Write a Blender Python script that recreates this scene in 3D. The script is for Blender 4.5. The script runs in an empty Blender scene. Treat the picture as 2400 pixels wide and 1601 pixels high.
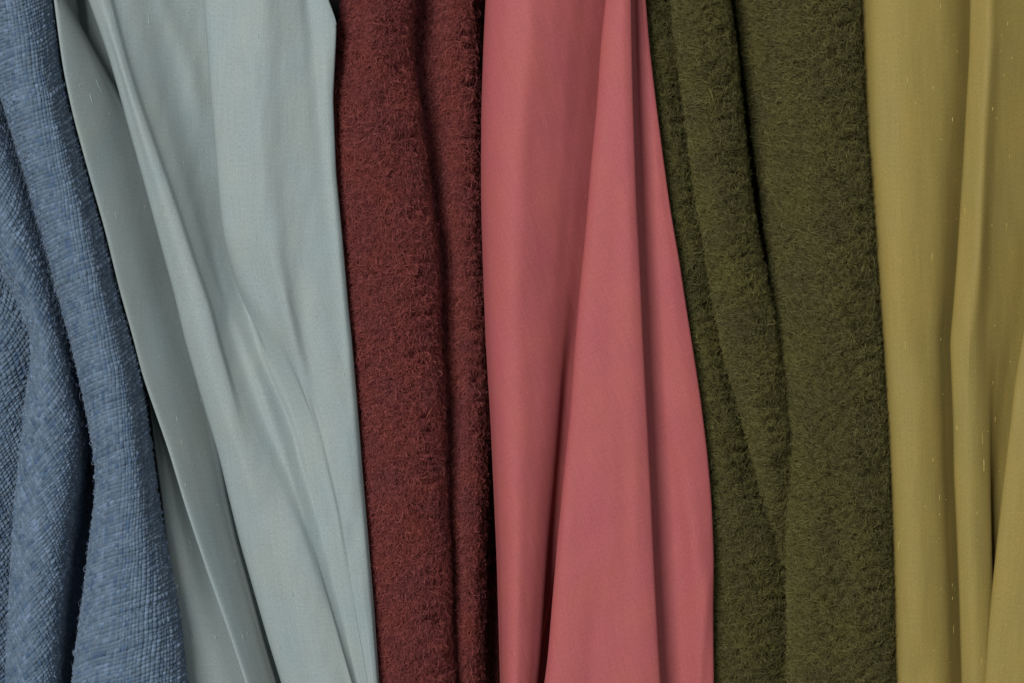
import bpy, math, numpy as np
rng = np.random.default_rng(11)

# ------------------------------------------------------------------ scale, camera, world, lamps
S = 0.00025            # metres per millimetre-scale unit used below (0.25 mm)
W, H = 2400.0, 1601.0  # framed area of the drapes in those units
LENS = 85.0
D = W * LENS / 36.0    # camera distance in units
ZC = 1.2               # height of the picture centre above the floor

scene = bpy.context.scene
cam_data = bpy.data.cameras.new("camera")
cam = bpy.data.objects.new("camera", cam_data)
scene.collection.objects.link(cam)
cam.location = (0, -D * S, ZC)
cam.rotation_euler = (math.radians(90), 0, 0)
cam_data.lens = LENS
cam_data.sensor_width = 36
cam_data.clip_start = 0.01
cam_data.clip_end = 100
scene.camera = cam

world = bpy.data.worlds.new("World")
scene.world = world
world.use_nodes = True
wb = world.node_tree.nodes["Background"]
wb.inputs[0].default_value = (0.93, 0.96, 1.0, 1)
wb.inputs[1].default_value = 0.13

def area(name, loc, target, size, size_y, power, col):
    l = bpy.data.lights.new(name, 'AREA')
    l.shape = 'RECTANGLE'; l.size = size; l.size_y = size_y
    l.energy = power; l.color = col
    o = bpy.data.objects.new(name, l)
    scene.collection.objects.link(o)
    o.location = loc
    from mathutils import Vector
    o.rotation_euler = (Vector(target) - Vector(loc)).to_track_quat('-Z', 'Y').to_euler()
    return o
area("softbox_key", (-2.0, -4.3, ZC + 1.7), (0, 0, ZC), 1.9, 2.1, 235, (1.0, 0.99, 0.975))
area("softbox_fill", (2.2, -4.0, ZC + 0.3), (0, 0, ZC), 1.8, 2.0, 24, (0.97, 0.98, 1.0))
scene.view_settings.view_transform = 'Standard'
scene.view_settings.look = 'None'
scene.view_settings.exposure = 0.0
scene.view_settings.gamma = 1.0

# ------------------------------------------------------------------ helpers
Y0, Y1 = -140.0, 1741.0

def srgb(r, g, b):
    f = lambda c: (c / 255 / 12.92) if c / 255 <= 0.04045 else ((c / 255 + 0.055) / 1.055) ** 2.4
    return np.array([f(r), f(g), f(b)])

def gsmooth(a, sig):
    r = max(1, int(3 * sig)); k = np.exp(-0.5 * (np.arange(-r, r + 1) / sig) ** 2); k /= k.sum()
    i0 = a[0] + (a[1] - a[0]) * np.arange(-r, 0)
    i1 = a[-1] + (a[-1] - a[-2]) * np.arange(1, r + 1)
    return np.convolve(np.concatenate([i0, a, i1]), k, 'valid')

YF = np.arange(Y0, Y1 + 0.1, 4.0)          # fine rows on which fold lines are kept

def line(pts, sig=28.0):
    """a fold line x(y) from (y, value) pairs, smoothed"""
    if not isinstance(pts, (list, tuple)):
        return np.full(len(YF), float(pts))
    p = sorted(pts)
    ys = np.array([q[0] for q in p], float); xs = np.array([q[1] for q in p], float)
    if len(ys) == 1:
        return np.full(len(YF), xs[0])
    s0 = (xs[1] - xs[0]) / (ys[1] - ys[0]); s1 = (xs[-1] - xs[-2]) / (ys[-1] - ys[-2])
    ys = np.concatenate([[-400], ys, [2100]]); xs = np.concatenate([[xs[0] + s0 * (-400 - ys[1])], xs, [xs[-1] + s1 * (2100 - ys[-2])]])
    return gsmooth(np.interp(YF, ys, xs), sig / 4.0)

def dl(pts):
    """depth along y: constant or (y, d) pairs clamped at the ends"""
    if not isinstance(pts, (list, tuple)):
        return np.full(len(YF), float(pts))
    p = sorted(pts)
    return gsmooth(np.interp(YF, [q[0] for q in p], [float(q[1]) for q in p]), 8)

def smooth_noise(u, v, scale, seed, octaves=3):
    r = np.random.default_rng(seed); out = np.zeros_like(u)
    amp = 1.0
    for o in range(octaves):
        for k in range(5):
            a = r.uniform(0, 2 * math.pi); f = 2 * math.pi / (scale * r.uniform(0.7, 1.5)) * (1.9 ** o)
            out += amp * np.sin((u * math.cos(a) + v * math.sin(a)) * f + r.uniform(0, 6.28))
        amp *= 0.5
    return out / 4.0

def section(rails, du, dv, dscale=1.4):
    """sweep a folded cross-section: rails are (x(y), depth(y)) in the order the cloth runs. Returns X, d, y, arc grids"""
    ny = int((Y1 - Y0) / dv) + 1
    yy = np.linspace(Y0, Y1, ny)
    R = np.array([[np.interp(yy, YF, r[0]), np.interp(yy, YF, r[1]) * dscale] for r in rails])  # n,2,ny
    n = len(R)
    P = np.concatenate([[2 * R[0] - R[1]], R, [2 * R[-1] - R[-2]]])
    cols = []; idx = []
    for k in range(n - 1):
        p0, p1, p2, p3 = P[k], P[k + 1], P[k + 2], P[k + 3]
        def dt(a, b): return np.maximum(np.sqrt(np.hypot(b[0] - a[0], b[1] - a[1])), 0.15)
        t0 = 0 * p0[0]; t1 = t0 + dt(p0, p1); t2 = t1 + dt(p1, p2); t3 = t2 + dt(p2, p3)
        m = max(2, int(np.percentile(np.hypot(*(p2 - p1)), 80) / du) + 1)
        for j in range(m + (1 if k == n - 2 else 0)):
            t = t1 + (t2 - t1) * (j / m)
            A1 = (t1 - t) / (t1 - t0) * p0 + (t - t0) / (t1 - t0) * p1
            A2 = (t2 - t) / (t2 - t1) * p1 + (t - t1) / (t2 - t1) * p2
            A3 = (t3 - t) / (t3 - t2) * p2 + (t - t2) / (t3 - t2) * p3
            B1 = (t2 - t) / (t2 - t0) * A1 + (t - t0) / (t2 - t0) * A2
            B2 = (t3 - t) / (t3 - t1) * A2 + (t - t1) / (t3 - t1) * A3
            cols.append((t2 - t) / (t2 - t1) * B1 + (t - t1) / (t2 - t1) * B2)
            idx.append(k + j / m)
    C = np.array(cols)                     # nu,2,ny
    X = C[:, 0, :].T; d = C[:, 1, :].T     # ny,nu
    Y = np.repeat(yy[:, None], X.shape[1], 1)
    arc = np.concatenate([np.zeros((ny, 1)), np.cumsum(np.hypot(np.diff(X, axis=1), np.diff(d, axis=1)), 1)], 1)
    return X, d, Y, arc, np.array(idx)

def world_pos(X, Y, d):
    f = 1 - d / D                          # lens perspective: nearer folds are a little smaller in the metre scale
    return np.stack([(X - W / 2) * S * f, -d * S, ZC + (H / 2 - Y) * S * f], -1)

def grid_normals(P):
    gu = np.gradient(P, axis=1); gv = np.gradient(P, axis=0)
    n = np.cross(gu, gv)
    n /= np.maximum(np.linalg.norm(n, axis=-1, keepdims=True), 1e-12)
    # gu runs right, gv runs down: right x down = towards +Y, so flip to face the viewer
    return -n

def link(o, parent=None):
    scene.collection.objects.link(o)
    if parent is not None:
        o.parent = parent
        o.matrix_parent_inverse = parent.matrix_world.inverted()
    return o

def mesh_obj(name, verts, faces, mat, parent=None, smooth=True):
    me = bpy.data.meshes.new(name)
    verts = np.asarray(verts, np.float32).reshape(-1, 3); faces = np.asarray(faces, np.int32)
    k = faces.shape[1]
    me.vertices.add(len(verts)); me.vertices.foreach_set('co', verts.ravel())
    me.loops.add(faces.size); me.loops.foreach_set('vertex_index', faces.ravel())
    me.polygons.add(len(faces)); me.polygons.foreach_set('loop_start', np.arange(0, faces.size, k, dtype=np.int32))
    me.polygons.foreach_set('use_smooth', np.full(len(faces), smooth))
    me.update(calc_edges=True); me.validate()
    me.materials.append(mat)
    return link(bpy.data.objects.new(name, me), parent)

def grid_obj(name, P, U, V, mat, parent, color=None):
    ny, nu = P.shape[:2]
    i = np.arange(ny * nu).reshape(ny, nu)
    F = np.stack([i[:-1, :-1], i[1:, :-1], i[1:, 1:], i[:-1, 1:]], -1).reshape(-1, 4)
    o = mesh_obj(name, P, F, mat, parent)
    me = o.data
    uv = me.uv_layers.new(name='UVMap')
    t = np.stack([U.ravel(), V.ravel()], -1)[F.ravel()] / 100.0
    uv.data.foreach_set('uv', t.astype(np.float32).ravel())
    if color is not None:
        c = me.color_attributes.new('yarn', 'FLOAT_COLOR', 'POINT')
        c.data.foreach_set('color', np.concatenate([color.reshape(-1, 3), np.ones((ny * nu, 1))], 1).astype(np.float32).ravel())
    return o

def thing(name, label, x, group='lengths of fabric hanging side by side'):
    o = bpy.data.objects.new(name, None)
    o.empty_display_size = 0.02
    o.location = ((x - W / 2) * S, 0, ZC + (H / 2 - Y1) * S)
    link(o)
    bpy.context.view_layer.update()
    o['label'] = label; o['category'] = 'fabric'; o['group'] = group
    return o

def sample(G, fv, fu):
    """bilinear lookup in a grid"""
    ny, nu = G.shape[:2]
    fv = np.clip(fv, 0, ny - 1.001); fu = np.clip(fu, 0, nu - 1.001)
    iv = fv.astype(int); iu = fu.astype(int)
    a = fv - iv; b = fu - iu
    if G.ndim == 3: a = a[..., None]; b = b[..., None]
    return (G[iv, iu] * (1 - a) + G[iv + 1, iu] * a) * (1 - b) + (G[iv, iu + 1] * (1 - a) + G[iv + 1, iu + 1] * a) * b

def pick_cells(P, N, count, margin=90, nmin=-0.25, weight=None):
    """random points on the outward side of a grid, by area, as fractional grid indices"""
    gu = np.linalg.norm(np.diff(P, axis=1)[:-1], axis=-1); gv = np.linalg.norm(np.diff(P, axis=0)[:, :-1], axis=-1)
    w = gu * gv
    n = N[:-1, :-1]
    w = w * (-n[..., 1] > nmin)
    if weight is not None: w = w * weight[:-1, :-1]
    c = np.cumsum(w.ravel()); r = rng.random(count) * c[-1]
    k = np.searchsorted(c, r); iv, iu = np.divmod(np.minimum(k, w.size - 1), w.shape[1])
    return iv + rng.random(count), iu + rng.random(count)

# ------------------------------------------------------------------ materials
def new_mat(name):
    m = bpy.data.materials.new(name); m.use_nodes = True
    nt = m.node_tree; b = nt.nodes['Principled BSDF']
    return m, nt, b

def silk_mat(name, c1, c2, angle, rough=0.52, sheen=0.25, spec=0.3, thread=260.0):
    m, nt, b = new_mat(name)
    N = nt.nodes; L = nt.links
    uv = N.new('ShaderNodeUVMap'); uv.uv_map = 'UVMap'
    rot = N.new('ShaderNodeMapping'); rot.inputs['Rotation'].default_value[2] = angle
    L.new(uv.outputs[0], rot.inputs[0])
    def noise(scale, sx, sy, detail=2):
        mp = N.new('ShaderNodeMapping'); mp.inputs['Scale'].default_value = (sx, sy, 1)
        L.new(rot.outputs[0], mp.inputs[0])
        n = N.new('ShaderNodeTexNoise'); n.inputs['Scale'].default_value = scale; n.inputs['Detail'].default_value = detail
        L.new(mp.outputs[0], n.inputs[0]); return n.outputs[0]
    big = noise(0.9, 1.0, 0.6, 3)               # uneven dye
    rmp = N.new('ShaderNodeMix'); rmp.data_type = 'RGBA'
    rmp.inputs['A'].default_value = (*c1, 1); rmp.inputs['B'].default_value = (*c2, 1)
    mr = N.new('ShaderNodeMapRange'); mr.inputs[1].default_value = 0.36; mr.inputs[2].default_value = 0.64
    L.new(big, mr.inputs[0]); L.new(mr.outputs[0], rmp.inputs['Factor'])
    warp = noise(30.0, 1.0, 0.03, 3)            # uneven warp threads, run along the length
    weft = noise(45.0, 0.03, 1.0, 2)
    fine = noise(50.0, 1.0, 0.3, 2)
    def mrange(src, lo, hi):
        q = N.new('ShaderNodeMapRange'); q.inputs[1].default_value = 0.25; q.inputs[2].default_value = 0.75
        q.inputs[3].default_value = lo; q.inputs[4].default_value = hi; L.new(src, q.inputs[0]); return q.outputs[0]
    def mul(a, bb):
        q = N.new('ShaderNodeMath'); q.operation = 'MULTIPLY'; L.new(a, q.inputs[0]); L.new(bb, q.inputs[1]); return q.outputs[0]
    f = mul(mul(mrange(warp, 0.935, 1.065), mrange(weft, 0.96, 1.04)), mrange(fine, 0.86, 1.14))
    mx = N.new('ShaderNodeMix'); mx.data_type = 'RGBA'; mx.blend_type = 'MULTIPLY'; mx.inputs['Factor'].default_value = 1
    L.new(rmp.outputs['Result'], mx.inputs['A']); L.new(f, mx.inputs['B'])
    L.new(mx.outputs['Result'], b.inputs['Base Color'])
    b.inputs['Roughness'].default_value = 0.62
    b.inputs['Specular IOR Level'].default_value = 0.18
    b.inputs['Sheen Weight'].default_value = 0.0
    b.inputs['Sheen Roughness'].default_value = 0.4
    b.inputs['Sheen Tint'].default_value = (*np.clip(c1 * 1.6, 0, 1), 1)
    bp = N.new('ShaderNodeBump'); bp.inputs['Strength'].default_value = 0.12; bp.inputs['Distance'].default_value = 0.0004
    L.new(f, bp.inputs['Height']); L.new(bp.outputs[0], b.inputs['Normal'])
    return m

def fibre_mat(name, ramp, rough=0.7, sheen=0.0):
    m, nt, b = new_mat(name)
    hi = nt.nodes.new('ShaderNodeHairInfo'); cr = nt.nodes.new('ShaderNodeValToRGB')
    e = cr.color_ramp.elements
    while len(e) < len(ramp): e.new(0.5)
    for k, (p, c) in enumerate(ramp): e[k].position = p; e[k].color = (*c, 1)
    nt.links.new(hi.outputs['Random'], cr.inputs[0])
    tc = nt.nodes.new('ShaderNodeTexCoord'); n = nt.nodes.new('ShaderNodeTexNoise'); n.inputs['Scale'].default_value = 45; n.inputs['Detail'].default_value = 4
    nt.links.new(tc.outputs['Object'], n.inputs[0])          # uneven dye lots and wear across the pile
    hs = nt.nodes.new('ShaderNodeHueSaturation')
    for k, (lo, hi_) in enumerate([(0.496, 0.504), (0.96, 1.04), (0.89, 1.12)]):
        q = nt.nodes.new('ShaderNodeMapRange'); q.inputs[1].default_value = 0.3; q.inputs[2].default_value = 0.7
        q.inputs[3].default_value = lo; q.inputs[4].default_value = hi_
        nt.links.new(n.outputs[0], q.inputs[0]); nt.links.new(q.outputs[0], hs.inputs[k])
    nt.links.new(cr.outputs[0], hs.inputs['Color']); nt.links.new(hs.outputs[0], b.inputs['Base Color'])
    b.inputs['Roughness'].default_value = rough; b.inputs['Specular IOR Level'].default_value = 0.25
    return m

def plain_mat(name, c, rough=0.8, var=0.15, scale=60):
    m, nt, b = new_mat(name)
    tc = nt.nodes.new('ShaderNodeTexCoord'); n = nt.nodes.new('ShaderNodeTexNoise'); n.inputs['Scale'].default_value = scale
    n.inputs['Detail'].default_value = 5
    nt.links.new(tc.outputs['Object'], n.inputs[0])
    mx = nt.nodes.new('ShaderNodeMix'); mx.data_type = 'RGBA'
    mx.inputs['A'].default_value = (*(np.array(c) * (1 - var)), 1); mx.inputs['B'].default_value = (*np.clip(np.array(c) * (1 + var), 0, 1), 1)
    nt.links.new(n.outputs[0], mx.inputs['Factor']); nt.links.new(mx.outputs['Result'], b.inputs['Base Color'])
    b.inputs['Roughness'].default_value = rough; b.inputs['Specular IOR Level'].default_value = 0.2
    return m

def yarn_mat(name):
    m, nt, b = new_mat(name)
    a = nt.nodes.new('ShaderNodeVertexColor'); a.layer_name = 'yarn'
    tc = nt.nodes.new('ShaderNodeTexCoord'); n = nt.nodes.new('ShaderNodeTexNoise'); n.inputs['Scale'].default_value = 1500
    n.inputs['Detail'].default_value = 3
    nt.links.new(tc.outputs['Object'], n.inputs[0])
    q = nt.nodes.new('ShaderNodeMapRange'); q.inputs[1].default_value = 0.25; q.inputs[2].default_value = 0.75
    q.inputs[3].default_value = 0.75; q.inputs[4].default_value = 1.25
    nt.links.new(n.outputs[0], q.inputs[0])
    mx = nt.nodes.new('ShaderNodeMix'); mx.data_type = 'RGBA'; mx.blend_type = 'MULTIPLY'; mx.inputs['Factor'].default_value = 1
    nt.links.new(a.outputs[0], mx.inputs['A']); nt.links.new(q.outputs[0], mx.inputs['B'])
    nt.links.new(mx.outputs['Result'], b.inputs['Base Color'])
    b.inputs['Roughness'].default_value = 0.75; b.inputs['Specular IOR Level'].default_value = 0.2
    b.inputs['Sheen Weight'].default_value = 0.15
    return m

# ------------------------------------------------------------------ fibres and slubs
scene.cycles_curves.shape = 'THICK'

def fibres(name, P, N, parent, mat, count, length, lift, radius, az, az_spread, curl, npt=7, weight=None, field=26.0, seed=3, amp=1.0, nmin=-0.25):
    """loose wool fibres growing out of the cloth, one curves object"""
    fv, fu = pick_cells(P, N, count, weight=weight, nmin=nmin)
    p0 = sample(P, fv, fu); n = sample(N, fv, fu); n /= np.linalg.norm(n, axis=-1, keepdims=True)
    down = np.array([0, 0, -1.0]); t = down - n * (n @ down)[:, None]; t /= np.maximum(np.linalg.norm(t, axis=-1, keepdims=True), 1e-6)
    b = np.cross(t, n)                               # points right when n faces viewer
    uu = p0[:, 0] / S + p0[:, 1] / S; vv = p0[:, 2] / S
    phi0 = az + amp * smooth_noise(uu, vv, field, seed) + az_spread * rng.normal(size=count)
    kap = curl * rng.normal(size=count)
    Ls = length * np.exp(0.35 * rng.normal(size=count)) * S
    h = lift * S * np.abs(rng.normal(1, 0.6, size=count))
    arch = rng.uniform(0.55, 1.15, size=count)
    s = np.linspace(0, 1, npt)
    pts = np.zeros((count, npt, 3)); cur = np.zeros((count, 2))
    wig = rng.uniform(0, 6.28, count); wa = rng.normal(0, 0.35, count)
    for k in range(npt):
        if k:
            ph = phi0 + kap * (s[k] - 0.5 / npt) + wa * np.sin(wig + 7 * s[k])
            cur = cur + np.stack([np.cos(ph), np.sin(ph)], -1) * (Ls / (npt - 1))[:, None]
        z = h * np.sin(np.pi * np.minimum(s[k] * arch, 1.0)) + (0.3 * S)
        pts[:, k] = p0 + t * cur[:, :1] + b * cur[:, 1:] + n * z[:, None]
    cu = bpy.data.hair_curves.new(name)
    cu.add_curves([npt] * count)
    # points in the parent's space is handled by matrix_parent_inverse
    cu.attributes['position'].data.foreach_set('vector', pts.astype(np.float32).ravel())
    rad = radius * S * (1 - 0.6 * s ** 2)[None, :] * np.exp(0.25 * rng.normal(size=(count, 1)))
    ra = cu.attributes.get('radius') or cu.attributes.new('radius', 'FLOAT', 'POINT')
    ra.data.foreach_set('value', rad.astype(np.float32).ravel())
    cu.materials.append(mat)
    o = link(bpy.data.objects.new(name, cu), parent)
    o['kind'] = 'stuff'
    return o

def slub_geo(P, N, fv, fu, du, dv, length, width, ang, sides=5, rings=7, wob=0.0):
    """one thickened thread lying in the weave, following the surface"""
    s = np.linspace(-0.5, 0.5, rings)
    off = wob * np.cumsum(rng.normal(size=rings)) 
    av = fv + (s * length * math.cos(ang)) / dv
    au = fu + (s * length * math.sin(ang) + off) / du
    c = sample(P, av, au); n = sample(N, av, au)
    t = np.gradient(c, axis=0); t /= np.linalg.norm(t, axis=-1, keepdims=True)
    b = np.cross(t, n); b /= np.linalg.norm(b, axis=-1, keepdims=True)
    r = width * 0.5 * S * np.clip(np.sqrt(np.maximum(0, 1 - (2 * s) ** 2)) * (0.55 + 0.6 * rng.random(rings)), 0.08, 1.2)
    th = np.linspace(0, 2 * math.pi, sides, endpoint=False)
    V = c[:, None] + r[:, None, None] * (np.cos(th)[None, :, None] * b[:, None] + 0.8 * np.sin(th)[None, :, None] * n[:, None]) + n[:, None] * (0.15 * S)
    F = []
    for i in range(rings - 1):
        for j in range(sides):
            j2 = (j + 1) % sides
            F.append((i * sides + j, i * sides + j2, (i + 1) * sides + j2, (i + 1) * sides + j))
    return V.reshape(-1, 3), np.array(F)

def slubs(P, N, Xg, Yg, parent, mat, du, dv, n_long, n_fleck, ang, long_len, long_w, fleck_len, fleck_w, xr, nmin=0.55):
    wgt = ((Xg > xr[0]) & (Xg < xr[1]) & (Yg > 0) & (Yg < H)).astype(float)
    fv, fu = pick_cells(P, N, n_long, nmin=nmin, weight=wgt)
    for k in range(n_long):
        L_ = long_len * math.exp(0.5 * rng.normal()); w_ = long_w * math.exp(0.25 * rng.normal())
        V, F = slub_geo(P, N, fv[k], fu[k], du, dv, L_, w_, ang + 0.03 * rng.normal(), sides=4, rings=6, wob=0.25)
        mesh_obj('slub', V, F, mat, parent)
    fv, fu = pick_cells(P, N, n_fleck, nmin=nmin, weight=wgt)
    VV, FF, o = [], [], 0
    for k in range(n_fleck):
        V, F = slub_geo(P, N, fv[k], fu[k], du, dv, fleck_len * math.exp(0.5 * rng.normal()), fleck_w * math.exp(0.3 * rng.normal()),
                        ang + 0.25 * rng.normal(), sides=4, rings=4, wob=0.4)
        VV.append(V); FF.append(F + o); o += len(V)
    if VV:
        q = mesh_obj('slub_flecks', np.concatenate(VV), np.concatenate(FF), mat, parent); q['kind'] = 'stuff'

# ------------------------------------------------------------------ backing board
bm_ = plain_mat('dark_board', (0.012, 0.012, 0.013), 0.9)
def box(name, x0, x1, y0, y1, z0, z1, mat):
    V = [(x, y, z) for x in (x0, x1) for y in (y0, y1) for z in (z0, z1)]
    F = [(0, 1, 3, 2), (4, 6, 7, 5), (0, 4, 5, 1), (2, 3, 7, 6), (0, 2, 6, 4), (1, 5, 7, 3)]
    return mesh_obj(name, V, F, mat, None, smooth=False)
bk = box('backdrop', -0.5, 0.5, 0.045, 0.057, ZC - 0.4, ZC + 0.4, bm_)
bk['kind'] = 'structure'
bk['label'] = 'dark board behind the hanging fabrics, seen in the gaps'

# ------------------------------------------------------------------ fold lines (y, x)
BL1 = line([(-100, -150), (400, -60), (560, -28), (633, 0), (689, 31), (740, 56), (800, 77), (877, 69), (953, 56), (1055, 49), (1157, 36), (1311, 26), (1464, 18), (1600, 13)])
BE = line([(0, -85), (110, -40), (219, 0), (306, 26), (398, 56), (510, 87), (612, 117), (714, 143), (800, 166), (902, 189), (1030, 215), (1096, 225), (1183, 222), (1285, 207), (1387, 197), (1489, 181), (1600, 169)])
BL2 = line([(0, -100), (219, -14), (398, 40), (612, 100), (800, 148), (902, 172), (1004, 197), (1106, 192), (1234, 176), (1362, 163), (1489, 153), (1600, 146)])
BR = line([(0, 125), (153, 143), (265, 166), (408, 205), (540, 243), (678, 276), (800, 310), (866, 332), (1020, 352), (1188, 375), (1351, 403), (1464, 424), (1600, 439)])
GA = line([(0, 126), (153, 146), (265, 169), (408, 208), (540, 246), (678, 279), (800, 314), (877, 332), (948, 357), (1050, 393), (1188, 434), (1341, 485), (1484, 536), (1600, 574)])
GB0 = line([(0, 150), (600, 290), (800, 332), (877, 338), (1030, 357), (1183, 378), (1350, 395), (1600, 425)])
GC = line([(0, 207), (61, 230), (133, 255), (224, 281), (316, 306), (408, 332), (500, 357), (597, 383), (689, 408), (800, 434), (943, 475), (1060, 511), (1157, 534), (1270, 562), (1413, 603), (1500, 628), (1600, 659)], 16)
AR = line([(0, 158), (77, 199), (158, 245), (230, 283), (316, 330), (408, 362), (600, 415), (800, 464), (943, 490), (1060, 516), (1157, 532), (1270, 557), (1413, 597), (1500, 620), (1600, 650)], 16)
GD = line([(0, 262), (110, 290), (224, 324), (347, 367), (480, 413), (622, 459), (724, 495), (800, 513), (877, 536), (968, 562), (1020, 580), (1076, 603), (1260, 680), (1438, 745), (1600, 800)])
GE = line([(0, 477), (102, 485), (204, 492), (357, 505), (459, 513), (541, 520), (612, 538), (689, 566), (800, 628), (900, 676), (1000, 718), (1200, 770), (1400, 808), (1600, 848)])
E1 = line([(0, 617), (357, 618), (600, 645), (800, 690), (1000, 750), (1200, 796), (1600, 860)])
E2 = line([(0, 663), (400, 665), (700, 690), (900, 738), (1000, 768), (1200, 808), (1600, 868)])
E3 = line([(0, 722), (153, 738), (408, 760), (612, 780), (800, 798), (1100, 824), (1600, 877)])
ER = line([(0, 770), (54, 789), (90, 788), (230, 781), (408, 788), (561, 803), (714, 816), (800, 825), (953, 838), (1106, 850), (1260, 863), (1413, 876), (1600, 889)], 10)
RL = line([(0, 812), (66, 804), (153, 791), (250, 776), (400, 768), (800, 795), (1600, 855)])
R1 = line([(0, 962), (102, 957), (168, 962), (255, 977), (367, 990), (469, 1003), (561, 1015), (663, 1021), (800, 1023), (928, 1034), (1055, 1036), (1183, 1039), (1336, 1049), (1464, 1049), (1600, 1057)])
RR = line([(0, 1107), (204, 1118), (408, 1120), (561, 1125), (800, 1133), (1004, 1136), (1157, 1133), (1311, 1128), (1600, 1126)])
PL = line([(0, 1138), (102, 1133), (255, 1128), (408, 1127), (510, 1128), (663, 1133), (800, 1138), (979, 1149), (1132, 1156), (1311, 1164), (1489, 1169), (1600, 1172)])
P2L = line([(0, 1419), (102, 1408), (255, 1398), (383, 1385), (536, 1373), (663, 1360), (800, 1348), (979, 1335), (1157, 1317), (1260, 1307), (1413, 1294), (1541, 1284), (1600, 1276)])
P1R = line([(0, 1462), (600, 1415), (900, 1375), (1157, 1340), (1260, 1318), (1340, 1303), (1438, 1286), (1489, 1274), (1541, 1261), (1600, 1253)])
P2R = line([(0, 1480), (128, 1482), (255, 1485), (459, 1492), (612, 1500), (800, 1508), (953, 1516), (1157, 1526), (1336, 1534), (1489, 1542), (1600, 1549)])
P3R = line([(0, 1513), (102, 1521), (230, 1536), (347, 1551), (500, 1572), (612, 1592), (714, 1607), (800, 1621), (943, 1643), (1066, 1658), (1183, 1668), (1311, 1673), (1438, 1671), (1600, 1673)])
G2L = line([(0, 1582), (128, 1597), (230, 1610), (383, 1628), (510, 1648), (638, 1668), (800, 1698), (902, 1725), (1004, 1755), (1106, 1783), (1198, 1806), (1260, 1827), (1400, 1850), (1600, 1872)])
G2R = line([(0, 1696), (102, 1712), (230, 1724), (357, 1737), (485, 1753), (612, 1775), (714, 1801), (800, 1816), (902, 1830), (1055, 1850), (1260, 1872), (1600, 1900)])
G3L = line([(0, 1730), (153, 1748), (286, 1766), (459, 1788), (587, 1806), (714, 1818), (800, 1824), (902, 1829), (1055, 1842), (1209, 1850), (1413, 1852), (1600, 1852)])
G3R = line([(0, 2008), (153, 2013), (306, 2023), (408, 2033), (536, 2043), (714, 2054), (800, 2062), (1004, 2075), (1157, 2082), (1311, 2087), (1600, 2092)])
Y1L = line([(0, 2019), (153, 2023), (306, 2028), (408, 2034), (536, 2043), (714, 2055), (800, 2062), (1004, 2074), (1157, 2081), (1311, 2086), (1600, 2092)])
Y2L = line([(0, 2273), (128, 2271), (230, 2265), (357, 2258), (485, 2250), (612, 2242), (740, 2232), (800, 2226), (902, 2230), (1004, 2234), (1106, 2235), (1234, 2241), (1413, 2248), (1600, 2253)], 16)
YC = line([(0, 2321), (102, 2321), (255, 2311), (383, 2304), (561, 2296), (638, 2291), (765, 2274), (900, 2270), (1100, 2276), (1600, 2290)])
Y4L = line([(0, 2535), (400, 2460), (700, 2412), (800, 2394), (892, 2378), (1030, 2363), (1157, 2348), (1311, 2332), (1464, 2317), (1600, 2307)])

def r(x, d): return (x, dl(d))
def mix(a, b, t): return a * (1 - t) + b * t

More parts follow.
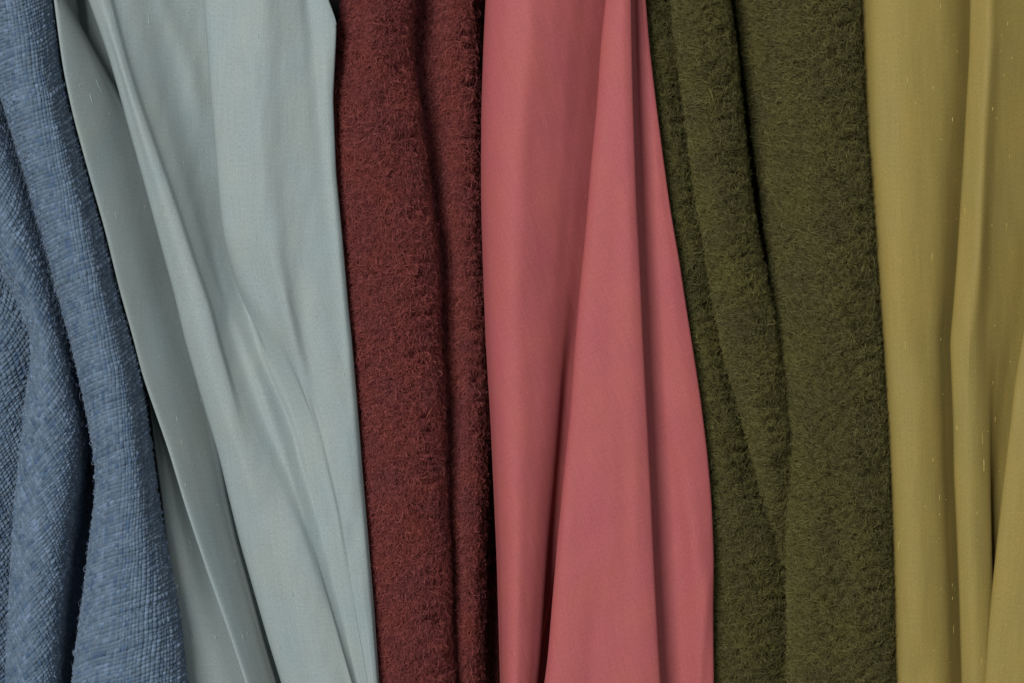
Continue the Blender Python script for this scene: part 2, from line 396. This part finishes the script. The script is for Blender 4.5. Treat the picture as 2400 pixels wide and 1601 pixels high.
# ------------------------------------------------------------------ 1 blue basket-weave wool
def blue():
    t = thing('woven_fabric', 'coarse blue plain-weave fabric with thick nubby yarns hanging at the far left', 150)
    rails = [r(BL1 - 260, 0), r(BL1 - 160, 40), r(BL1 - 70, 40), r(BL1 - 10, 20), r(BL1 + 45, 2), r(BL1 + 52, 14), r(BL1 + 14, 34), r(BL1, 54), r(BL1 + 10, 76),
             r(mix(BL1, BL2, 0.38), 98), r(mix(BL1, BL2, 0.75), 84), r(BL2 - 6, [(0, 62), (800, 60), (1000, 40)]), r(BL2 + 5, [(0, 50), (800, 46), (1100, -10)]),
             r(mix(BL2, BE, 0.6) + 6, [(650, 40), (820, 30), (1020, -60)]), r(BE + dl([(800, 24), (1000, 42)]), [(650, 30), (820, 20), (1020, -60)]), r(BE + dl([(800, 28), (1000, 48)]), [(700, 38), (1000, 0)]), r(BE + 12, 46), r(BE, 70), r(BE + 10, 96),
             r(mix(BE, BR, 0.35), 124), r(mix(BE, BR, 0.68), 116), r(BR - 24, 84), r(BR - 3, 48), r(BR - 6, 16), r(BR - 60, -20), r(BR - 150, -30)]
    du = dv = 1.75
    X, d, Y, arc, idx = section(rails, du, dv, 1.45)
    d = d + 2.5 * smooth_noise(X, Y, 160, 5, 2)
    P = world_pos(X, Y, d); N = grid_normals(P)
    anchor = np.argmin(np.abs(idx - 19.5))
    U = arc - arc[:, anchor:anchor + 1]
    for lo, hi_, mid in ((-1, 5.5, 1.6), (5.5, 14.5, 9.8)):      # folds part at hidden turns, so each keeps its own straight grain
        k = np.argmin(np.abs(idx - mid)); c_ = (idx > lo) & (idx <= hi_)
        U[:, c_] = arc[:, c_] - arc[:, k:k + 1]
    U = U + 0.10 * (Y - 800); V = Y + 0.06 * X
    lobe = (idx < 14.5)[None, :]                     # the hidden turn between the two folds: the lobe is cut on the bias
    ca, sa = math.cos(0.6), math.sin(0.6)
    U, V = np.where(lobe, U * ca - V * sa, U), np.where(lobe, U * sa + V * ca, V)
    U = U + 2.4 * smooth_noise(U, V, 120, 8, 2) + 12 * np.sin((Y - 200) / 420.0); V = V + 2.2 * smooth_noise(U, V, 110, 9, 2) + 0.25 * U
    def cells(A, mean, seed):
        q = np.random.default_rng(seed)
        b = np.cumsum(mean * np.exp(0.20 * q.normal(size=4000))) ; b = b - b[2000]
        k = np.clip(np.searchsorted(b, A), 1, len(b) - 1)
        return k, (A - b[k - 1]) / (b[k] - b[k - 1]) - 0.5, (b[k] - b[k - 1])
    iu, a, wu = cells(U, 9.2, 21); iv, b, wv = cells(V, 9.0, 22)
    q = np.random.default_rng(23)
    tab = q.random((4001, 4001), dtype=np.float32)
    rnd = tab[iu, iv]
    over = ((iu + iv) % 2 == 0)
    fat = 0.8 + 0.3 * rnd + 0.14 * smooth_noise(U, V, 24, 33, 2)
    pw = lambda t_, e, w_: np.clip(1 - np.abs(2 * t_ / w_) ** e, 0, 1)
    ea = pw(a, 3.4, 0.98); eb = pw(b, 3.4, 0.98)
    hgt = (0.14 * np.maximum(ea, eb) + 0.86 * (ea * eb) ** 0.8) * fat * np.where(over, wu, wv) / 9
    kap = np.linalg.norm(np.gradient(N, axis=1), axis=-1) / np.maximum(np.linalg.norm(np.gradient(P, axis=1), axis=-1) / S, 0.3)
    ker = np.ones(41) / 41
    kap = np.apply_along_axis(lambda q_: np.convolve(q_, ker, 'same'), 1, kap)
    press = np.clip(1.05 - 16 * kap, 0.38, 1)        # yarns are pulled flat where the cloth turns tightly
    P2 = P + N * ((hgt - 0.6) * 5.4 * press * S)[..., None]
    # yarn colours: heathered blue and grey-blue, slowly changing along each yarn
    ya = q.random(4001); yb = q.random(4001)
    tone = np.where(over, ya[iu], yb[iv]) * 0.55 + rnd * 0.45 
    tone = tone + 0.18 * smooth_noise(U, V, 60, 31, 2)
    cA = srgb(67, 90, 117); cB = srgb(92, 110, 126); cC = srgb(106, 126, 150)
    tt = np.clip(tone, 0, 1)[..., None]
    col = np.where(tt < 0.5, cA + (cB - cA) * (tt * 2), cB + (cC - cB) * (tt * 2 - 1))
    col = col * ((0.86 + 0.28 * tab[iv, iu]) * np.where(over, 0.90 + 0.20 * yb[iu], 0.90 + 0.20 * ya[iv]))[..., None]
    grid_obj('cloth', P2, U, V, yarn_mat('blue_yarn'), t, col)
    fm = fibre_mat('blue_fuzz', [(0, srgb(90, 115, 160)), (1, srgb(160, 175, 200))])
    fibres('fuzz', P2[::2, ::2], N[::2, ::2], t, fm, 9000, 12, 3.2, 0.22, 0, 3, 1.5, npt=5)
blue()

# ------------------------------------------------------------------ 2 pale grey-green silk
def soft(X, Y, lst):
    """soft wrinkles: (x-line, half width, height, y from, y to)"""
    o = np.zeros_like(X)
    for pts, w, h, ya, yb in lst:
        xr = np.interp(Y, [p[0] for p in pts], [p[1] for p in pts])
        fade = np.clip((Y - ya) / 140, 0, 1) * np.clip((yb - Y) / 140, 0, 1); fade = fade * fade * (3 - 2 * fade)
        o += h * np.exp(-0.5 * ((X - xr) / w) ** 2) * fade
    return o

def grey():
    t = thing('silk_fabric', 'pale grey-green slub silk hanging in slanting folds beside the blue weave', 560)
    low = [(550, 0), (700, 1)]
    f = lambda a, b_: [(480, a), (840, b_), (950, b_), (1300, b_ + 0.7 * (76 - b_))]
    ov = lambda a, b_: dl([(470, a), (840, b_), (1100, b_), (1500, b_ * 0.35)])
    rails = [r(GB0 + 110, -60), r(GB0 + 20, -44), r(GB0, -14), r(GB0 + 5, 10), r(mix(GB0, GA, 0.5) + 4, 4), r(GA + 8, -18), r(GA + 48, -30), r(GA + 53, -14), r(GA + 5, 36),
             r(GA, 54), r(GA + 1.5, 58), r(GA + 7, 57), r(mix(GA, AR, 0.33), [(0, 55), (330, 33), (700, 33), (1500, 46)]), r(mix(GA, AR, 0.62), [(0, 47), (330, 3), (700, 3), (1500, 31)]), r(mix(GA, AR, 0.85), [(0, 36), (330, -20), (700, -20), (1500, 19)]), r(AR - 1, [(0, 22), (330, -36), (700, -36), (1500, 10)]), r(AR + 8, [(0, -80), (200, -70), (330, -48), (900, -48), (1300, -46)]),
             r(GC + 66, [(0, -85), (200, -76), (340, -58), (900, -58), (1300, -58)]), r(GC + 72, 6), r(GC + 6, 42), r(GC, 50), r(GC + 2, 58), r(GC + 14, 66), r(mix(GC, GD, 0.55), [(0, 72), (900, 78), (1300, 84)]),
             r(GD - dl([(900, 6), (1250, 40), (1600, 25)]), [(0, 68), (900, 76), (1300, 86)]), r(GD + dl([(900, 8), (1250, 30), (1600, 12)]), [(0, 58), (900, 64), (1300, 81)]), r(GD + dl([(0, 56), (450, 32), (700, 28), (1100, 56), (1300, 42), (1600, 24)]), [(0, 42), (900, 50), (1300, 74), (1600, 80)]),
             r(mix(GD, GE, dl([(560, 0.7), (720, 0.5)])), [(0, 8), (400, 14), (600, 30), (800, 46), (1300, 71), (1600, 76)]),
             r(GE + ov(48, -36), f(0, 42)), r(GE + ov(54, -26), f(10, 46)), r(GE + ov(5, -14), f(50, 49)), r(GE + ov(0, -2), f(60, 54)), r(GE + ov(2, 10), f(68, 59)), r(GE + ov(16, 24), f(75, 65)),
             r(mix(GE + 16, E1, 0.5), f(82, 72)), r(E1, [(560, 88), (760, 82), (960, 70), (1300, 74)]), r(E2, [(560, 80), (760, 75), (960, 72), (1300, 75)]), r(mix(E2, E3, 0.6), [(0, 72), (700, 73), (1200, 76)]), r(E3, [(0, 64), (700, 70), (1100, 76)]), r(mix(E3, ER, 0.6), [(0, 68), (1100, 73)]), r(ER - 2, 66), r(ER, 63), r(ER - 2, 60), r(ER - 40, 38), r(ER - 130, 4)]
    du, dv = 3.4, 8.0
    X, d, Y, arc, idx = section(rails, du, dv, 1.65)
    front = (idx > 20.5)[None, :]
    d = d + 0.65 * front * soft(X, Y, [
        ([(0, 380), (150, 440), (240, 465)], 16, 6, -200, 330), ([(0, 330), (300, 420)], 22, -5, -200, 420), ([(60, 560), (180, 590), (300, 575)], 14, 7, 20, 330),
        ([(200, 595), (420, 612)], 12, 6, 150, 600), ([(520, 590), (900, 680), (1010, 720)], 20, -8, 560, 1010), ([(700, 640), (900, 720), (1150, 800)], 30, 6, 640, 1200),
        ([(620, 700), (820, 715), (980, 745)], 16, -9, 560, 1080), ([(1000, 700), (1250, 800), (1450, 850)], 16, 7, 1000, 1500), ([(1200, 620), (1600, 700)], 24, -6, 1100, 1900),
        ([(1150, 840), (1300, 830)], 14, -5, 1080, 1400), ([(900, 480), (1600, 640)], 16, 5, 800, 2000), ([(1240, 470), (1420, 505), (1500, 520)], 12, -8, 1200, 1560)])
    d = d + 1.6 * smooth_noise(X, Y * 0.5, 130, 41, 2) + 0.45 * front * smooth_noise(X + 0.25 * Y, Y * 0.16, 34, 42, 3)
    P = world_pos(X, Y, d); N = grid_normals(P)
    a = np.argmin(np.abs(idx - 34)); U = arc - arc[:, a:a + 1] + 0.04 * (Y - 800)
    m = silk_mat('grey_silk', srgb(148, 159, 156), srgb(144, 158, 158), 0.0, rough=0.45, sheen=0.3, spec=0.35)
    grid_obj('cloth', P, U, Y, m, t)
    # the turned hem that shows along the slanting upper right edge
    yh = np.linspace(Y0, 58, 40); xe = np.interp(yh, YF, ER); wd = 9 * np.clip((66 - yh) / 60, 0.15, 1)
    tq = np.linspace(0, 1, 9)
    Xh = xe[:, None] + 0.6 - wd[:, None] * (1 - tq)[None, :]
    dh = 66 * 1.65 - 1 + 4.5 * np.sin(np.pi * (0.06 + 0.88 * tq))[None, :] * np.clip((66 - yh) / 60, 0.2, 1)[:, None]
    Yh = np.repeat(yh[:, None], 9, 1)
    grid_obj('hem', world_pos(Xh, Yh, dh), Xh, Yh, m, t)
    sm = plain_mat('grey_slub', srgb(156, 174, 166), 0.8)
    slubs(P, N, X, Y, t, sm, du, dv, 30, 55, 0.02, 18, 2.4, 6, 2.0, (100, 900))
grey()

# ------------------------------------------------------------------ 3 dark red mohair
def wool(name, label, xc, rails, base, ramp, long_ramp, count, az, spread, seed, amp, length=19, rad=0.5, n_long=16):
    t = thing(name, label, xc)
    du, dv = 4.0, 8.0
    X, d, Y, arc, idx = section(rails, du, dv, 1.6)
    d = d + 3.0 * smooth_noise(X, Y, 150, seed, 2)
    d = d + 1.0 * smooth_noise(X, Y, 26, seed + 1, 2)
    P = world_pos(X, Y, d); N = grid_normals(P)
    grid_obj('cloth', P, arc, Y, plain_mat(name + '_ground', base, 0.9, 0.25, 900), t)
    tuft = np.clip(0.6 + 1.5 * smooth_noise(X + d, Y, 24, seed + 2, 2), 0.0, 2.2)
    vis = ((Y > -60) & (Y < H + 60)).astype(float)
    fm = fibre_mat(name + '_nap', ramp); lm = fibre_mat(name + '_long', long_ramp)
    fibres('nap', P, N, t, fm, count, length, 6.5, rad, az, spread, 0.9, npt=5, weight=tuft * vis, seed=seed + 4, amp=amp)
    fibres('long_fibres', P, N, t, lm, count // n_long, length * 1.7, 8.0, 0.42, az, spread * 1.3, 1.2, npt=7, weight=tuft * vis, seed=seed + 4, amp=amp)

rails = [r(RL + 110, -70), r(RL + 20, -45), r(RL, -10), r(RL + 12, 22), r(RL + 50, 50), r(mix(RL, R1, 0.5), 66), r(R1 - 58, 58), r(R1 - 20, 36), r(R1 - 5, 6), r(R1 - 4, -14), r(R1, [(0, -38), (900, -26), (1600, -16)]), r(R1 + 14, [(0, -50), (900, -34), (1600, -20)]),
         r(R1 + dl([(0, 44), (1600, 28)]), [(0, -46), (800, -30), (1600, -12)]), r(mix(R1, RR, dl([(0, 0.74), (1600, 0.62)])), 4), r(RR - 22, -2), r(RR - 3, -30), r(RR + 2, -70), r(RR + 40, -95), r(RR + 130, -100)]
wool('mohair_fabric', 'dark brick red fuzzy wool fabric hanging between pale grey silk and pink silk', 960, rails, srgb(72, 29, 28),  # ground colour darkened to paint in the shade deep between the tufts
     [(0.0, srgb(99, 45, 45)), (0.5, srgb(127, 62, 60)), (1.0, srgb(156, 84, 80))], [(0.0, srgb(118, 54, 49)), (1.0, srgb(160, 90, 80))], 250000, 0.2, 0.5, 50, 1.5, 17, 0.48, 22)

# ------------------------------------------------------------------ 4 pink silk
def pink():
    t = thing('silk_fabric', 'coral pink slub silk hanging in long pleats between dark red wool and green wool', 1400)
    q = P3R - P2R
    rails = [r(PL + 140, -30), r(PL + 40, -14), r(PL + 5, 14), r(PL, 26), r(PL + 3, 40), r(mix(PL, P2L, 0.07), 60), r(mix(PL, P2L, 0.2), 79), r(mix(PL, P2L, 0.36), 86), r(mix(PL, P2L, 0.54), 79), r(mix(PL, P2L, 0.7), 66), r(mix(PL, P2L, 0.85), 45), r(P1R - 26 - dl([(900, 22), (1300, 4)]), [(0, 27), (1100, 25), (1350, 24)]),
             r(P1R - 3, [(0, 4), (900, 10), (1240, 10), (1400, 6)]), r(P1R + 3, [(0, 0), (900, 8), (1240, 8), (1400, -40)]), r(P2L + 64, [(0, -4), (900, 6), (1240, 6), (1400, -30)]), r(P2L + 70, 34), r(P2L + 5, 66), r(P2L, 73), r(P2L + 2, 81), r(P2L + 16, 90), r(mix(P2L, P2R, 0.5), 96),
             r(P2R - 18, 98), r(P2R - 2, 93), r(P2R, 87), r(P2R - 4, 81), r(P2R - 46, 50), r(P2R - 50, 36), r(P2R - 6, 40), r(P2R + 0.2 * q, 38), r(P2R + 0.42 * q, [(0, 40), (800, 43), (1600, 44)]), r(P2R + 0.74 * q, [(0, 42), (800, 49), (1600, 48)]), r(P3R - 8, [(0, 44), (1600, 46)]), r(P3R, 42), r(P3R - 4, 30), r(P3R - 50, 4), r(P3R - 140, -20)]
    du, dv = 3.4, 8.0
    X, d, Y, arc, idx = section(rails, du, dv)
    front = ((idx > 3.5) & ((idx < 11.5) | (idx > 18.5)))[None, :]
    d = d + front * soft(X, Y, [
        ([(100, 1250), (400, 1200), (700, 1210)], 30, 6, -100, 800), ([(300, 1300), (900, 1260)], 40, -4, 100, 1200), ([(900, 1430), (1300, 1400), (1600, 1330)], 30, 4, 800, 2000),
        ([(900, 1560), (1060, 1590), (1250, 1625), (1400, 1650)], 20, 8, 850, 1500), ([(1300, 1665), (1600, 1638)], 10, 6, 1300, 2000), ([(1250, 1390), (1600, 1380)], 25, -4, 1150, 2000),
        ([(600, 1475), (1600, 1500)], 14, 3, 400, 2000), ([(1050, 1590), (1600, 1600)], 18, -6, 1000, 2000)])
    d = d + 1.6 * smooth_noise(X, Y * 0.5, 140, 61, 2) + 0.4 * front * smooth_noise(X - 0.1 * Y, Y * 0.16, 36, 62, 3)
    P = world_pos(X, Y, d); N = grid_normals(P)
    m = silk_mat('pink_silk', srgb(168, 87, 90), srgb(169, 90, 87), math.radians(24), rough=0.5, sheen=0.25)
    grid_obj('cloth', P, arc, Y, m, t)
    sm = plain_mat('pink_slub', srgb(182, 100, 102), 0.6)
    slubs(P, N, X, Y, t, sm, du, dv, 26, 40, math.radians(24), 28, 1.6, 6, 1.6, (1130, 1680))
pink()

# ------------------------------------------------------------------ 5 olive green wool
gd = lambda a, b_: [(1060, a), (1340, b_)]
rails = [r(P3R - 160, -50), r(P3R - 60, -6), r(mix(P3R, G2L, 0.4), [(0, 6), (900, 14), (1600, 16)]), r(mix(P3R, G2L, 0.75), [(0, -6), (900, -6), (1600, -10)]), r(G2L - 8, -34), r(G2L + 16, -54), r(G2L + 20, gd(-30, -56)), r(G2L + 4, gd(4, -22)), r(G2L + 2, gd(20, -14)), r(G2L + 16, gd(54, -34)), r(mix(G2L, G2R, 0.5), gd(72, -40)),
         r(G2R - 16, gd(54, -48)), r(G2R, gd(6, -58)), r(G2R + 2, gd(-50, -66)), r(mix(G2R, G3L, 0.5) + 6, -80), r(G3L + 30, -76), r(G3L + 16, [(0, -66), (600, -50), (1100, -20)]), r(G3L + 4, [(0, -50), (600, -28), (1100, 14)]), r(G3L + 16, [(0, -26), (600, 2), (1100, 42)]), r(G3L + 62, [(0, 18), (600, 38), (1100, 62)]), r(mix(G3L, G3R, 0.5), 64), r(G3R - 66, 66), r(G3R - 20, 46), r(G3R - 4, 16), r(G3R - 12, -8), r(G3R - 80, -40)]
wool('felted_fabric', 'olive green brushed wool fabric hanging between pink silk and mustard silk', 1850, rails, srgb(48, 44, 18),
     [(0.0, srgb(71, 68, 33)), (0.5, srgb(95, 91, 50)), (1.0, srgb(120, 115, 71))], [(0.0, srgb(92, 88, 42)), (1.0, srgb(134, 128, 78))], 340000, 2.1, 0.42, 70, 0.8, 15, 0.42, 26)

# ------------------------------------------------------------------ 6 mustard silk
def yellow():
    t = thing('silk_fabric', 'mustard yellow slub silk hanging in pleats at the far right', 2250)
    rails = [r(Y1L + 90, -60), r(Y1L - 4, -44), r(Y1L - 14, -26), r(Y1L + 1, 8), r(mix(Y1L, Y2L, 0.1), 38), r(mix(Y1L, Y2L, 0.24), 49), r(mix(Y1L, Y2L, 0.42), 52), r(mix(Y1L, Y2L, 0.6), 48), r(mix(Y1L, Y2L, 0.77), 38), r(mix(Y1L, Y2L, 0.91), 20), r(Y2L + 12, 0), r(Y2L + 46, -14), r(Y2L + 50, 4), r(Y2L + 4, 42), r(Y2L, 50), r(Y2L + 2, 57), r(Y2L + 8, 62),
             r(YC - 6, [(0, 80), (600, 80), (850, 72)]), r(YC + dl([(600, 3), (850, 14)]), [(0, 80), (600, 80), (850, 70)]), r(YC + dl([(600, 30), (850, 44)]), [(0, 66), (850, 52)]), r(mix(YC, Y4L, 0.6), [(0, 34), (1600, 36)]), r(Y4L - 14, 22), r(Y4L + 50, 14), r(Y4L + 55, 24), r(Y4L + 4, 56), r(Y4L, 63), r(Y4L + 2, 70), r(Y4L + 30, 80), r(Y4L + 140, 84), r(Y4L + 320, 60)]
    du, dv = 3.4, 8.0
    X, d, Y, arc, idx = section(rails, du, dv)
    front = ((idx > 3.5) & ((idx < 9) | (idx > 17)))[None, :]
    d = d + front * soft(X, Y, [([(0, 2110), (700, 2120)], 24, 4, -100, 900), ([(900, 2160), (1500, 2150)], 26, 4, 800, 1600), ([(1560, 2150), (1640, 2150)], 26, -10, 1480, 2000), ([(780, 2262), (900, 2250)], 12, 5, 700, 980)])
    d = d + 1.4 * smooth_noise(X, Y * 0.5, 140, 81, 2) + 0.4 * front * smooth_noise(X, Y * 0.14, 36, 82, 3)
    P = world_pos(X, Y, d); N = grid_normals(P)
    m = silk_mat('mustard_silk', srgb(148, 129, 69), srgb(143, 127, 70), 0.0, rough=0.5, sheen=0.25)
    grid_obj('cloth', P, arc, Y, m, t)
    sm = plain_mat('mustard_slub', srgb(194, 172, 98), 0.5)
    slubs(P, N, X, Y, t, sm, du, dv, 34, 100, 0.0, 13, 2.1, 4.5, 1.9, (2040, 2420))
yellow()
